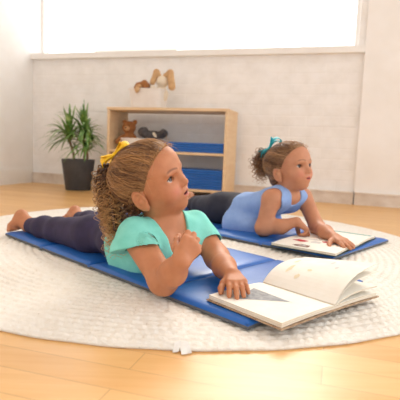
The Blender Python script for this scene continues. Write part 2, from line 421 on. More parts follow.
def slab(name, fn, nu, nv, th, mats, parent, decals=(), th_fn=None):
    """fn(u,v)->point for u,v in 0..1 ; decals = (material index, [(u,v)...])"""
    top = np.array([[fn(i/(nu-1), j/(nv-1)) for j in range(nv)] for i in range(nu)])
    vs, f = grid_solid(top, np.array([0, 0, -th]) if th_fn is None else th_fn(top))
    mi = [1 if (k >= 2*(nu-1)*(nv-1)) else 0 for k in range(len(f))]
    vs = vs.tolist()
    for m_, poly in decals:
        b = len(vs); nn = len(poly); c = np.mean(poly, 0)
        vs.append((np.array(fn(*c))+V(0, 0, .0005)).tolist())
        for q in range(nn):                                            # ring of fine points so that print follows the page
            for t in np.linspace(0, 1, 4, endpoint=False):
                uv = np.array(poly[q])*(1-t)+np.array(poly[(q+1) % nn])*t
                vs.append((np.array(fn(*uv))+V(0, 0, .0005)).tolist())
        k = nn*4
        for q in range(k): f.append([b, b+1+q, b+1+(q+1) % k]); mi.append(m_)
    return mesh(name, vs, f, mats, parent, False, mi)
def blob(cu, cv, ru, rv, n=9, seed=0, j=.25):
    r = random.Random(seed); return [(cu+ru*math.cos(6.283*i/n)*(1+r.uniform(-j, j)), cv+rv*math.sin(6.283*i/n)*(1+r.uniform(-j, j))) for i in range(n)]
# --- open picture book by the near child's hand. spine from S0 (near camera) along E ; G runs to the right-hand page
S0 = V(.288, .912, 0); E = nrm(V(-.13, .146, 0)); Gd = nrm(V(.146, .13, 0)); HB, WB = .195, .175
bk1 = empty('open_picture_book', tuple(S0+E*HB/2+V(0, 0, .017)), 0, label='open square picture book with blank cream pages and a grey triangle drawing', cat='book')
def rel(fn, root):
    o = np.array(root.location); return lambda u, v: (np.asarray(fn(u, v))-o).tolist()
cz = lambda g: .0195 if g <= 0 else .0195-.006*g/WB
slab('cover', rel(lambda u, v: S0+E*(-.004+u*(HB+.008))+Gd*(-WB-.004+v*(WB+.006))+V(0, 0, .0195), bk1), 2, 3, .0025, [mboard, mboard], bk1)
slab('cover', rel(lambda u, v: (lambda g: S0+E*(-.004+u*(HB+.008))+Gd*g+V(0, 0, cz(g)))(.002+v*(WB+.004)), bk1), 2, 3, .0025, [mboard, mboard], bk1)
def left_page(u, v):                                   # v=0 at spine, 1 fore edge
    g = v*WB; return S0+E*u*HB-Gd*g+V(0, 0, .0295-.004*math.exp(-g/.012)+.0015*math.sin(3.14*v))
slab('left_pages', rel(left_page, bk1), 12, 16, .0095, [mpaper, medge, minkG, minkP], bk1,
     decals=[(2, [(.30, .40), (.86, .36), (.74, .86)]), (3, [(.28, .40), (.86, .355), (.865, .37), (.29, .415)])])
def right_page(u, v):
    g = v*WB; return S0+E*u*HB+Gd*g+V(0, 0, cz(g)+.0085-.003*math.exp(-g/.012)+.0012*math.sin(3.14*v))
slab('right_pages', rel(right_page, bk1), 6, 16, .0083, [mpaper, medge, minkO], bk1)
def raised(lift, sp):
    def fn(u, v):
        g = v*WB*sp; z = .0285+lift*(1-math.exp(-g/.040))+.004*math.sin(3.14*v)-.006*v*(1-lift/.045)+lift/.044*v*(.020*(1-u)-.006*u)
        return S0+E*u*HB+Gd*g+V(0, 0, z)
    return fn
slab('raised_page', rel(raised(.044, .985), bk1), 10, 20, .0006, [mpaper, medge, minkO, minkP], bk1,
     decals=[(2, blob(.80, .30, .03, .10, 9, 1)), (2, blob(.62, .18, .03, .04, 9, 2)), (2, blob(.86, .55, .02, .08, 9, 3)), (2, blob(.55, .34, .03, .03, 9, 5)), (3, blob(.45, .72, .02, .07, 7, 4)), (3, blob(.30, .55, .02, .04, 7, 6))])
slab('raised_page', rel(raised(.032, .99), bk1), 4, 16, .0005, [mpaper, medge], bk1)
slab('raised_page', rel(raised(.010, 1.0), bk1), 4, 16, .0035, [mpaper, medge], bk1)
# --- the other child's book, lying across the end of the rear mat
bk2 = empty('illustrated_book', tuple(ploc(RO, AR, (1.002, .178, .0165))), AR+.10, label='open book with red and brown pictures on white pages under the far child\'s hands', cat='book')
mbc = varied('dark_teal_board', (52, 74, 78), (40, 60, 66), 40, .6)
def bk2page(t0, t1, z0):
    def fn(u, v):
        s = -.118+u*.225; t = -.2+t0+(t1-t0)*v; q = abs(t-.022)
        return (s, t, z0-.004*math.exp(-q/.012)+.002*math.sin(min(1, q/.2)*3.1))
    return fn
slab('cover', lambda u, v: (-.122+u*.233, -.2+v*.222, .0025), 2, 3, .0022, [mbc, mbc], bk2)
slab('cover', lambda u, v: (-.122+u*.233, .022+v*.215, .0025), 2, 3, .0022, [mbc, mbc], bk2)
slab('left_pages', bk2page(.003, .222, .0105), 10, 14, .0075, [mpaper, medge, minkR, minkB, minkP], bk2,
     decals=[(2, blob(.27, .48, .13, .08, 9, 1)), (2, blob(.60, .66, .05, .06, 9, 2)), (4, blob(.50, .52, .10, .09, 9, 7)), (4, blob(.40, .72, .10, .07, 9, 5)), (3, blob(.44, .15, .13, .09, 9, 3)), (4, blob(.44, .15, .07, .05, 9, 8)), (4, blob(.15, .85, .07, .08, 9, 4))])
slab('right_pages', bk2page(.222, .435, .0105), 10, 14, .0075, [mpaper, medge, minkT, minkP], bk2,
     decals=[(2, [(.05, .84), (.96, .84), (.96, .94), (.05, .94)]), (3, blob(.4, .4, .12, .12, 9, 5))])

# ================================================================== SHELF
mbirch = mat('birch_ply', (226, 190, 146), .45)
N, L, b = nodes(mbirch); co = coords(mbirch, scale=(2, 2, 14)); base(mbirch, ramp(mbirch, noise(mbirch, co, 3, 5), [(.3, (226, 190, 146)), (.7, (238, 208, 168))]))
SH_D = .31; SH_L = .905
sh_o = wp(1.802-SH_L, .352, FZ)                      # front-left foot
shelf = empty('wooden_shelf_unit', sh_o, WA, label='low open birch shelf unit standing against the white brick wall', cat='shelf')
SHH = .622
box('side_panel', (0, 0, 0), (.02, SH_D, SHH-.02), mbirch, shelf)
box('side_panel', (SH_L-.02, 0, 0), (SH_L, SH_D, SHH-.02), mbirch, shelf)
box('top', (-.002, -.004, SHH-.02), (SH_L+.002, SH_D, SHH), mbirch, shelf)
box('shelf_board', (.02, .005, .30), (SH_L-.02, SH_D, .318), mbirch, shelf)
box('bottom_board', (.02, .005, .045), (SH_L-.02, SH_D, .063), mbirch, shelf)
def sloc(x, y, z): return V(sh_o[0], sh_o[1], FZ)+WD*x-WN*y+V(0, 0, z)
# folded mats on the shelf: each shows four folded layers
fm = None
def folded_mat():
    root = empty('folded_mat')
    for i in range(4):
        bm = bmesh.new(); bx(bm, (0, 0, i*.0172), (.483, .275, i*.0172+.0164), .0075, 3); from_bm('panel', bm, mb, root, False)
    return root
lab = ['folded blue rest mat alone on the middle shelf board', 'folded blue rest mat on top of the pair on the bottom board', 'folded blue rest mat at the bottom of the lower pair']
for i, (x, y, z) in enumerate(((.400, .012, .3185), (.398, .012, .1325), (.4, .01, .0635))):
    if fm is None: fm = folded_mat(); r = fm
    else:
        r = fm.copy(); COL.objects.link(r)
        for ch in fm.children:
            c = ch.copy(); COL.objects.link(c); c.parent = r
    r.location = sloc(x, y, z); r.rotation_euler = (0, 0, WA)
    tag(r, lab[i], 'mat', 'folded mats stored on the shelf')
# --- bins
mbin = varied('white_plastic', (240, 234, 228), (232, 224, 216), 8, .4)
def bin_(name, x, y, z, wx, wy, h, label):
    root = empty(name, tuple(sloc(x, y, z)), WA, label=label, cat='bin')
    def ring(s, zz, n=48, e=5.):
        t = np.linspace(0, 2*np.pi, n, endpoint=False); c, q = np.cos(t), np.sin(t)
        return np.c_[np.sign(c)*np.abs(c)**(2/e)*wx/2*s, np.sign(q)*np.abs(q)**(2/e)*wy/2*s, np.full(n, zz)]
    R = [ring(.86, 0), ring(.90, .006), ring(1, h-.012), ring(1.03, h-.008), ring(1.03, h), ring(.985, h), ring(.88, .008)]
    n = 48; f = []
    for i in range(len(R)-1):
        for j in range(n): k = (j+1) % n; f.append([i*n+j, i*n+k, (i+1)*n+k, (i+1)*n+j])
    f.append(list(range(n))[::-1]); f.append([6*n+j for j in range(n)])
    mesh('bin_body', np.vstack(R).tolist(), [list(map(int, q)) for q in f], mbin, root, False)
    return root
bin_('storage_bin', .282, .10, SHH+.0005, .262, .19, .135, 'white plastic bin full of soft toys on top of the shelf unit')
bin_('toy_bin', .232, .15, .319, .31, .24, .085, 'white plastic toy bin inside the shelf behind the near child\'s head')
# --- soft toys
def fur(name, c1, c2): return varied(name, c1, c2, 40, .95, (160, .006, .8))
mbear, mbear2 = fur('brown_plush', (176, 116, 66), (150, 94, 50)), fur('tan_plush', (206, 160, 112), (190, 142, 96))
mgrey, mdark = fur('grey_plush', (104, 98, 96), (84, 80, 80)), mat('black_bead', (20, 16, 14), .2)
mcream, mbun = fur('cream_plush', (244, 230, 208), (236, 218, 192)), fur('fawn_plush', (216, 176, 130), (200, 158, 112))
def plush(name, loc, rz, label, body, parts, v=.006, lo=(-.16, -.16, -.02), hi=(.16, .16, .26)):
    root = empty(name, tuple(loc), rz, label=label, cat='soft toy')
    for pn, m, prims in [('body', body[0], body[1])]+parts:
        F_ = Field(lo, hi, v)
        for p in prims:
            if len(p) == 2: F_.ell(p[0], p[1], None, .012)
            else: F_.cone(p[0], p[1], p[2], p[3], .012)
        a, f = F_.mesh(); mesh(pn, a, f, m, root, True)
    return root
plush('teddy_bear', sloc(.125, .12, .334), WA, 'brown teddy bear with round ears sitting at the left of the shelf bin',
      (mbear, [((0, 0, .06), (.052, .045, .062)), ((0, -.01, .150), (.052, .046, .047)), ((-.042, 0, .19), (.018, .011, .018)), ((.042, 0, .19), (.018, .011, .018)), ((-.045, -.02, .075), (-.075, -.05, .04), .02, .018), ((.045, -.02, .075), (.075, -.05, .04), .02, .018)]),
      [('muzzle', mbear2, [((0, -.05, .140), (.024, .018, .018))]), ('nose', mdark, [((0, -.068, .146), (.008, .005, .006))]), ('eye', mdark, [((-.018, -.051, .162), (.005, .005, .005))]), ('eye', mdark, [((.018, -.051, .162), (.005, .005, .005))])], .004)
plush('grey_soft_toy', sloc(.305, .15, .372), WA, 'dark grey soft toy animal lying in the bin inside the shelf',
      (mgrey, [((0, 0, .055), (.085, .05, .04)), ((-.075, -.015, .082), (.042, .038, .036)), ((-.05, -.03, .1), (.012, .01, .02)), ((.06, -.04, .05), (.10, -.06, .09), .02, .018), ((.08, .0, .075), (.035, .03, .03))]),
      [('paw', mcream, [((.028, -.058, .07), (.045, -.066, .05), .012, .010)])], .005)
plush('brown_soft_dog', sloc(.245, .085, .685), WA, 'brown soft toy slumped over the left rim of the top bin',
      (mbear, [((0, 0, .05), (.065, .05, .045)), ((.01, -.02, .095), (.05, .042, .034)), ((-.05, -.05, .04), (-.02, -.05, .095), .022, .022), ((.045, -.055, .075), (.02, -.03, .12), .016, .018)]),
      [('muzzle', mbear2, [((-.01, -.062, .085), (.026, .022, .018))]), ('belly_patch', mbun, [((-.0, -.115, .045), (-.005, -.10, .06), .012, .02)])], .005)
plush('cream_soft_rabbit', sloc(.372, .105, .665), WA, 'cream soft rabbit with long floppy fawn ears in the top bin',
      (mcream, [((0, 0, .06), (.055, .05, .06)), ((.015, -.01, .150), (.046, .042, .042)), ((-.03, -.05, .06), (-.04, -.06, .10), .022, .02)]),
      [('ear', mbun, [((-.012, -.01, .19), (-.030, -.015, .215), .018, .022), ((-.030, -.015, .215), (-.05, -.04, .14), .022, .02)]),
       ('ear', mbun, [((.035, -.01, .19), (.075, -.015, .21), .018, .022), ((.075, -.015, .21), (.098, -.035, .11), .024, .026)]),
       ('nose', mdark, [((.015, -.052, .150), (.005, .004, .004))])], .005)

# ================================================================== PLANT
mpot = varied('charcoal_pot', (74, 74, 76), (64, 64, 67), 14, .65)
mleaf = mat('dracaena_leaf', (84, 120, 52), .45)
co = coords(mleaf); base(mleaf, ramp(mleaf, noise(mleaf, co, 18, 3), [(.3, (80, 120, 52)), (.55, (118, 154, 76)), (.75, (176, 196, 122))]))
mstem = varied('woody_stem', (150, 122, 88), (112, 88, 60), 50, .85)
msoil = varied('potting_soil', (70, 52, 38), (48, 36, 28), 60, .95)
plant = empty('potted_dracaena', (-.930, 3.44, FZ), 0, label='spiky green dracaena in a charcoal pot standing left of the shelf', cat='plant')
def lathe(prof, n=48):
    t = np.linspace(0, 2*np.pi, n, endpoint=False)
    vs = np.vstack([np.c_[r*np.cos(t), r*np.sin(t), np.full(n, z)] for r, z in prof]); f = []
    for i in range(len(prof)-1):
        for j in range(n): k = (j+1) % n; f.append([i*n+j, i*n+k, (i+1)*n+k, (i+1)*n+j])
    return vs, f, n
v, f, n = lathe([(.088, 0), (.093, .004), (.122, .222), (.124, .228), (.122, .232), (.112, .232), (.108, .20)])
f.append(list(range(n))[::-1]); mesh('pot', v.tolist(), f, mpot, plant, True)
v, f, n = lathe([(.109, .205), (.06, .212), (.002, .214)]); f.append([2*n+j for j in range(n)]); mesh('soil', v.tolist(), f, msoil, plant, True)
def crown(name, c, n, ln, seed, up):
    r = random.Random(seed); vs, fs, b = [], [], 0
    for i in range(n):
        az = r.uniform(0, 6.283); el = math.radians(r.uniform(-12, 85))*up+math.radians(8); l = ln*r.uniform(.65, 1.1)*(.64 if math.cos(az) > .5 else 1)
        h = V(math.cos(az), math.sin(az), 0); t = np.linspace(0, 1, 9)
        P = np.array(c)+V(0, 0, r.uniform(-.05, .02))+np.outer(t*l*math.cos(el), h)+np.outer(t*l*math.sin(el)-l*(.22+.3*math.cos(el))*t**2.4, V(0, 0, 1))
        wdir = V(-h[1], h[0], 0); w = .0085*np.sin(np.pi*np.clip(.12+t*.88, 0, 1))**.7*r.uniform(.7, 1.15)+.0006
        up_ = V(0, 0, 1)
        A = P-np.outer(w, wdir)+np.outer(w*.35, up_); Cc = P; B = P+np.outer(w, wdir)+np.outer(w*.35, up_)
        q = np.stack([A, Cc, B], 1).reshape(-1, 3); vs.append(q)
        for k in range(8):
            o = b+k*3; fs += [[o, o+1, o+4, o+3], [o+1, o+2, o+5, o+4]]
        b += len(q)
    return mesh(name, np.vstack(vs).tolist(), fs, mleaf, plant, True)
for (x0, y0), (x1, y1, z1), n, ln, sd in (((-.035, 0), (-.055, -.03, .405), 80, .30, 1), ((.035, .01), (.045, 0, .435), 105, .30, 2), ((.06, -.02), (.085, -.05, .34), 45, .25, 3)):
    t = np.linspace(0, 1, 8)[:, None]
    P = V(x0, y0, .2)*(1-t)+V(x1, y1, z1)*t+np.c_[.008*np.sin(5*t), .006*np.cos(4*t), 0*t]
    tubes('stem', [(P, np.linspace(.010, .008, 8))], mstem, plant, 10)
    crown('foliage', (x1, y1, z1), n, ln, sd, 1.0)

# ================================================================== CHILDREN
def skin_mat(name):
    m = mat(name, (200, 140, 105), .56); N, L, b = nodes(m)
    a = N.new('ShaderNodeAttribute'); a.attribute_name = 'tint'
    co = coords(m); n = noise(m, co, 35, 3)
    base(m, mix(m, a.outputs['Color'], ramp(m, n, [(.3, (226, 214, 208)), (.7, (255, 255, 255))]), .5, 'MULTIPLY'))
    b.inputs['Subsurface Weight'].default_value = .12; b.inputs['Subsurface Radius'].default_value = (.012, .004, .002); b.inputs['Subsurface Scale'].default_value = .4
    return m
mskin = skin_mat('skin')
def hair_mat(name):
    m = mat(name, (110, 75, 50), .42); N, L, b = nodes(m)
    a = N.new('ShaderNodeAttribute'); a.attribute_name = 'tint'; L.new(a.outputs['Color'], b.inputs['Base Color'])
    return m
mhair = hair_mat('hair')
meyew, miris, mpupil = mat('eye_white', (214, 204, 196), .2), mat('brown_iris', (74, 44, 26), .12), mat('pupil', (10, 8, 8), .08)

class Head:
    def __init__(s, C, fwd, right, sc):
        s.C = np.array(C, float); s.sc = sc
        f = nrm(fwd); r = np.asarray(right, float); r = nrm(r-f*(r@f)); u = np.cross(r, f)
        s.R = np.stack([r, f, u], 1)
    def p(s, *q): return s.C+s.sc*(s.R@np.array(q, float))
    def P(s, A): return s.C+s.sc*(np.asarray(A)@s.R.T)
    def inv(s, A): return ((np.asarray(A)-s.C)@s.R)/s.sc
SK_C, SK_R = V(0, -.012, .017), V(.0705, .085, .0675)     # cranium
FH_C, FH_R = V(0, .026, .027), V(.060, .053, .053)       # forehead
def scalp_d(P):
    def e(c, r):
        q = P-c; k0 = np.linalg.norm(q/r, axis=-1); k1 = np.linalg.norm(q/r**2, axis=-1)+1e-9; return k0*(k0-1)/k1
    a, b = e(SK_C, SK_R), e(FH_C, FH_R); k = .03; h = np.clip(.5+.5*(b-a)/k, 0, 1)
    return b+(a-b)*h-k*h*(1-h)
def on_scalp(D, off):
    """point on the scalp (head frame) in direction D from the skull centre, lifted by off"""
    D = np.asarray(D, float); D = D/np.linalg.norm(D, axis=-1, keepdims=True)
    lo, hi = np.zeros(D.shape[:-1]), np.full(D.shape[:-1], .16)
    for _ in range(26):
        md = (lo+hi)/2; v = scalp_d(SK_C+D*md[..., None])-off
        lo = np.where(v < 0, md, lo); hi = np.where(v < 0, hi, md)
    return SK_C+D*lo[..., None]
def build_head(F, h, mouth=.0022):
    S = h.sc; E_ = lambda c, r, k=.01, mode='add', R=None: F.ell(h.p(*c), V(*r)*S, h.R if R is None else h.R@R, k*S, mode)
    Cn = lambda a, b, ra, rb, k=.008, mode='add': F.cone(h.p(*a), h.p(*b), ra*S, rb*S, k*S, mode)
    E_(SK_C, SK_R); E_(FH_C, FH_R, .03)
    E_((0, .026, -.030), (.056, .046, .050), .03)
    Cn((-.030, .008, -.052), (0, .044, -.068), .024, .019, .02); Cn((.030, .008, -.052), (0, .044, -.068), .024, .019, .02)
    for q in (-1, 1):
        E_((q*.030, .046, -.036), (.024, .024, .022), .022)           # cheek
    E_((0, .054, -.074), (.015, .0135, .012), .014)                    # chin
    E_((0, .058, -.050), (.023, .018, .018), .016)                     # mouth mound
    for q in (-1, 1):
        E_((q*.031, .083, -.005), (.017, .013, .0105), .014, 'sub')    # socket
        Cn((q*.012, .079, .010), (q*.042, .067, .010), .003, .003, .012)   # brow ridge
        ec = V(q*.031, .0545, -.006)
        E_(ec, (.0172, .0162, .0150), .005)                            # lids
    Cn((0, .070, .004), (0, .082, -.024), .0060, .0078, .011)          # nose
    E_((0, .0840, -.0260), (.0092, .0090, .0080), .006)
    for q in (-1, 1):
        E_((q*.0095, .0765, -.0300), (.0065, .0075, .0058), .005)
        E_((q*.0052, .0835, -.0350), (.0027, .0035, .0022), .002, 'sub')
    E_((0, .0735, -.0475), (.0180, .0085, .0052), .004); E_((-.007, .0755, -.0470), (.008, .006, .0042), .003); E_((.007, .0755, -.0470), (.008, .006, .0042), .003)
    E_((0, .0720, -.0588), (.0155, .0095, .0060), .005)
    E_((0, .0815, -.0524), (.0150, .0105, mouth), .0016, 'sub')
    for q in (-1, 1):                                                  # eye slit
        ec = V(q*.031, .0545, -.006); c0 = h.p(*ec)
        def slit(X, Y, Z, c0=c0, q=q):
            d = np.stack(np.broadcast_arrays(X-c0[0], Y-c0[1], Z-c0[2]), -1)@h.R/S
            x = d[..., 0]*q; hh = .0070*(1-np.clip(np.abs(x+.0005)/.0142, 0, 1)**2.2)
            zz = d[..., 2]-.0012-.05*x
            return np.maximum(np.abs(zz)-hh, .004-d[..., 1])*S
        F.op(slit, c0-.02, c0+.02, .0016, 'sub')
    for q in (-1, 1):                                                  # ears
        a = .28; Re = np.array([[1, 0, 0], [0, math.cos(a), -math.sin(a)], [0, math.sin(a), math.cos(a)]])
        E_((q*.0715, -.006, -.026), (.0075, .0175, .0275), .006, 'add', Re)
        E_((q*.0785, -.003, -.024), (.0060, .0110, .0185), .004, 'sub', Re)
        E_((q*.074, -.002, -.030), (.0045, .0070, .0090), .004, 'add', Re)
        E_((q*.0685, .003, -.047), (.006, .007, .007), .006)
def eyes(h, root, look):
    """two eyeballs, iris turned to look (head frame)"""
    n, m = 24, 32; th = np.linspace(0, np.pi, n)[:, None]; ph = np.linspace(0, 2*np.pi, m, endpoint=False)[None]
    z = nrm(look); x = nrm(np.cross((0, 0, 1), z)); y = np.cross(z, x)
    for q in (-1, 1):
        r = .0138
        loc = np.stack([r*np.sin(th)*np.cos(ph), r*np.sin(th)*np.sin(ph), np.broadcast_to(r*np.cos(th), (n, m))], -1).reshape(-1, 3)
        pts = h.P(V(q*.031, .0553, -.006)+loc[:, :1]*x+loc[:, 1:2]*y+loc[:, 2:]*z)
        f, mi = [], []
        for i in range(n-1):
            for j in range(m):
                k = (j+1) % m; f.append([i*m+j, i*m+k, (i+1)*m+k, (i+1)*m+j])
                d = math.degrees(th[i, 0]); mi.append(2 if d < 13 else (1 if d < 31 else 0))
        mesh('eye', pts.tolist(), f, [meyew, miris, mpupil], root, True, mi)
        # upper lashes
        t = np.linspace(-1, 1, 12); xx = q*.031-q*.0005+.0140*t; zz = -.006+.0012+.05*(xx-q*.031)*q+.0068*(1-np.abs(t)**2.2)
        yy = .0545+np.sqrt(np.clip(0.0166**2-(xx-q*.031)**2-(zz+.006)**2, 1e-6, None))
        tubes('eyelashes', [(h.P(np.c_[xx, yy, zz]), .0012*np.ones(12))], mlash, root, 5)
mlash = mat('lashes', (34, 22, 16), .6)
def skin_tint(Pb, h, col, lip, brow, scalp):
    q = h.inv(Pb); T = np.tile(np.array(lin(col)), (len(q), 1))
    x, y, z = q.T; ax = np.abs(x)
    def blend(w, c):
        w = np.clip(w, 0, 1)[:, None]; T[:] = T*(1-w)+np.array(lin(c))*w
    blend(.45*np.exp(-(((ax-.034)/.016)**2+((z+.036)/.014)**2))*(y > .03), (214, 120, 100))            # cheeks
    blend(np.clip(1.5-np.sqrt((x/.0165)**2+((z+.0525)/.0098)**2)*1.5, 0, 1)*(y > .066), lip)
    blend((np.abs(z+.0525) < .0034)*(ax < .013)*(y > .055)*(y < .0765)*.9, (92, 36, 34))
    bz = .0125+.0035*np.sin(np.clip((ax-.012)/.034, 0, 1)*3.1)
    blend(np.clip(1.6-np.abs(z-bz)/.0020, 0, 1)*np.clip((ax-.010)/.003, 0, 1)*np.clip((.047-ax)/.006, 0, 1)*(y > .04)*.68, brow)
    blend((z > hairline(y)+.004)*(ax < .0730)*1., scalp)
    return T
HLY = [-.11, -.075, -.045, -.028, -.014, .012, .020, .034, .050, .066, .09]
HLZ = [-.085, -.080, -.068, -.050, -.012, -.008, .004, .026, .046, .064, .070]
def hairline(y): return np.interp(y, HLY, HLZ)
def hand(F, wrist, f, palm, side, curls, spread=.10, S=1., thumb=(.55, .75, .35), tcurl=.5, k0=.0022):
    f = nrm(f); p = np.asarray(palm, float); p = nrm(p-f*(p@f)); l = np.cross(f, p)*side          # side +1 right hand, -1 left hand ; l points to the thumb
    w = np.asarray(wrist, float)
    kn = [(.047, .0195), (.050, .0065), (.047, -.0065), (.041, -.0180)]; st = [.008, .003, -.003, -.008]
    ln = [.043, .048, .044, .035]; rd = [.0072, .0073, .0070, .0062]
    for i in range(4):
        K = w+(f*kn[i][0]+l*kn[i][1])*S
        F.cone(w+l*st[i]*S+f*.004*S, K, .0125*S, .0092*S, .007*S)
    for i in range(4):
        K = w+(f*kn[i][0]+l*kn[i][1])*S; a = (1.4-i)*spread; fd = f*math.cos(a)+l*math.sin(a); A = K; ang = 0
        for j, q in enumerate((.44, .31, .25)):
            ang += curls[i][j] if isinstance(curls[i], (list, tuple)) else curls[i]*(1, .9, .6)[j]
            d = fd*math.cos(ang)+p*math.sin(ang); B = A+d*ln[i]*q*S
            F.cone(A, B, rd[i]*S*(1-.08*j), rd[i]*S*(.93-.08*j), k0*S); A = B
    b0 = w+(f*.012+l*.012+p*.003)*S; td = nrm(f*thumb[0]+l*thumb[1]+p*thumb[2]); b1 = b0+td*.028*S
    F.cone(b0, b1, .0115*S, .0092*S, .006*S)
    td2 = nrm(td+f*tcurl*.6+p*tcurl*.2-l*tcurl*.25); b2 = b1+td2*.020*S; F.cone(b1, b2, .0086*S, .0078*S, .003*S)
    td3 = nrm(td2+f*tcurl*.4-l*tcurl*.35); F.cone(b2, b2+td3*.016*S, .0078*S, .0062*S, .003*S)
def foot(F, ankle, heel, ball, toe, side_v, S=1.):
    a, h, b, t = (np.asarray(q, float) for q in (ankle, heel, ball, toe)); sv = nrm(side_v)
    F.cone(a, h, .022*S, .021*S, .015); F.cone(h, b, .020*S, .017*S, .012); F.cone(a, (h+b)/2, .022*S, .018*S, .016)
    F.cone(b-sv*.012*S, b+sv*.014*S, .014*S, .013*S, .01)
    d = t-b
    for i, (o, l, r) in enumerate(((-.020, 1.05, .0088), (-.008, 1.0, .0066), (.002, .95, .0062), (.011, .86, .0058), (.019, .74, .0054))):
        s0 = b+sv*o*S; F.cone(s0, s0+d*l, r*1.1*S, r*S, .0025)
def arcs(starts, tie, n=16, off=.0075, wave=.0016, seed=0):
    r = np.random.default_rng(seed); D0 = starts-SK_C; D0 /= np.linalg.norm(D0, axis=1)[:, None]
    D1 = nrm(tie-SK_C)+r.normal(0, .05, D0.shape); D1 /= np.linalg.norm(D1, axis=1)[:, None]
    om = np.arccos(np.clip((D0*D1).sum(1), -1, 1))[:, None, None]; t = np.linspace(0, 1, n)[None, :, None]
    D = (np.sin((1-t)*om)*D0[:, None]+np.sin(t*om)*D1[:, None])/np.sin(om+1e-6)
    ph = r.uniform(0, 6.28, (len(D0), 1, 1)); axis = np.cross(D0, D1)[:, None]
    D = D+axis*(.07*np.sin(t*7+ph)+.045*np.sin(t*15+2*ph))*np.sin(np.pi*t)
    o = off+wave*r.normal(0, .6, (len(D0), 1))+.004*np.sin(np.pi*t[..., 0])*r.random((len(D0), 1))
    rise = np.where(np.arange(len(D0)) < len(D0)*.62, 0., 1.)[:, None]; tt = t[..., 0]
    return on_scalp(D, .0004+o*np.maximum(rise, np.clip(tt*4.5, 0, 1))+.0006)
def hair_cap(root_list, h, base_col, hi_col, tie, n_strands, seed, lift=.0045):
    """scalp shell plus strands combed to the tie, returned as arrays in the child's frame"""
    v = .0022; F = Field((-.095, -.13, -.10), (.095, .10, .125), v)
    F.ell(SK_C, SK_R+lift, None, .01); F.ell(FH_C, FH_R+lift-.001, None, .03); F.ell(V(0, -.040, -.042), V(.054, .044, .040), None, .02)
    r = np.random.default_rng(seed)
    dt = nrm(tie-SK_C)
    def groove(X, Y, Z):
        d = np.stack(np.broadcast_arrays(X-SK_C[0], Y-SK_C[1], Z-SK_C[2]), -1); d = d/(np.linalg.norm(d, axis=-1, keepdims=True)+1e-9)
        e1 = nrm(np.cross(dt, (1, 0, .2))); e2 = np.cross(dt, e1); az = np.arctan2(d@e2, d@e1)
        return .0008*np.sin(az*29+3*np.sin(az*5))+.0006*np.sin(az*67+4*np.sin(az*3))
    sl, c = F.block(F.lo, V(*[a[-1] for a in F.ax])); F.D[sl] += groove(*c).astype(np.float32)
    F.D[sl] += (lift*1.15*np.clip(1-(np.broadcast_arrays(*c)[2]-hairline(np.broadcast_arrays(*c)[1]))/.028, 0, 1)).astype(np.float32)
    F.cut(lambda X, Y, Z: (hairline(np.broadcast_arrays(X, Y, Z)[1])-np.broadcast_arrays(X, Y, Z)[2])*.7+0*X)
    a, f = F.mesh()
    keep = scalp_d(a) > -.004
    vs = [h.P(a)]; fs = [f]; d = a-SK_C; tn = [np.tile(np.array(lin(base_col)), (len(a), 1))]
    az = np.arctan2(d[:, 0], d[:, 2]); w = (.5+.5*np.sin(az*40+6*np.sin(az*7)))[:, None]*.35
    tn[0] = tn[0]*(1-w)+np.array(lin(hi_col))*w
    # strands: half from the hairline, half from anywhere on the scalp
    ys = np.concatenate([r.uniform(-.075, .072, n_strands//2)]); side = r.choice([-1, 1], len(ys)); zs = hairline(ys)+.003
    xs = np.sqrt(np.clip(1-((ys-SK_C[1])/.092)**2-((zs-SK_C[2])/.08)**2, 0, 1))*.072*side
    top = r.uniform(-1, 1, n_strands//7)*.05; front = np.c_[top, np.full(len(top), .075)-np.abs(top)*.35, np.full(len(top), .072)-np.abs(top)*.25]
    st = np.vstack([np.c_[xs, ys, zs], front])
    D = r.normal(size=(n_strands*2, 3)); D /= np.linalg.norm(D, axis=1)[:, None]; Q = on_scalp(D, np.full(len(D), .004)); Q = Q[Q[:, 2] > hairline(Q[:, 1])+.006][:n_strands//2]
    st = np.vstack([st, Q]); C = arcs(st, tie, 16, lift+.0005, .0012, seed+1); b = len(vs[0])
    for k in range(len(C)):
        rad = r.uniform(.0004, .0010)*np.sin(np.pi*np.linspace(.12, .95, 16))**.5
        vv, ff = tube_arrays(h.P(C[k]), rad, 4, b); b += len(vv); vs.append(vv); fs.append(ff)
        dz = C[k][8]-SK_C; m = float(np.clip(.42+.26*math.sin(9*math.atan2(dz[0], dz[2])+seed)+.2*math.sin(23*math.atan2(dz[0], dz[2]))+r.normal(0, .16), 0, 1)); col = np.array(lin(base_col))*(1-m)+np.array(lin(hi_col))*m
        tn.append(np.tile(col, (len(vv), 1)))
    # flyaways round the hairline
    for k in range(n_strands//9):
        s = st[r.integers(len(st))]; p0 = on_scalp((s-SK_C)[None], np.array([.004]))[0]; o = nrm(p0-SK_C); tg_ = r.normal(size=3); tg_ -= o*(tg_@o)
        t = np.linspace(0, 1, 7)[:, None]; L_ = r.uniform(.012, .035)
        P = p0+o*(.5*L_*t*(1-.4*t))+tg_*L_*.5*t*t
        vv, ff = tube_arrays(h.P(P), np.linspace(.0006, .0002, 7), 3, b); b += len(vv); vs.append(vv); fs.append(ff); tn.append(np.tile(np.array(lin(hi_col)), (len(vv), 1)))
    return vs, fs, tn, b
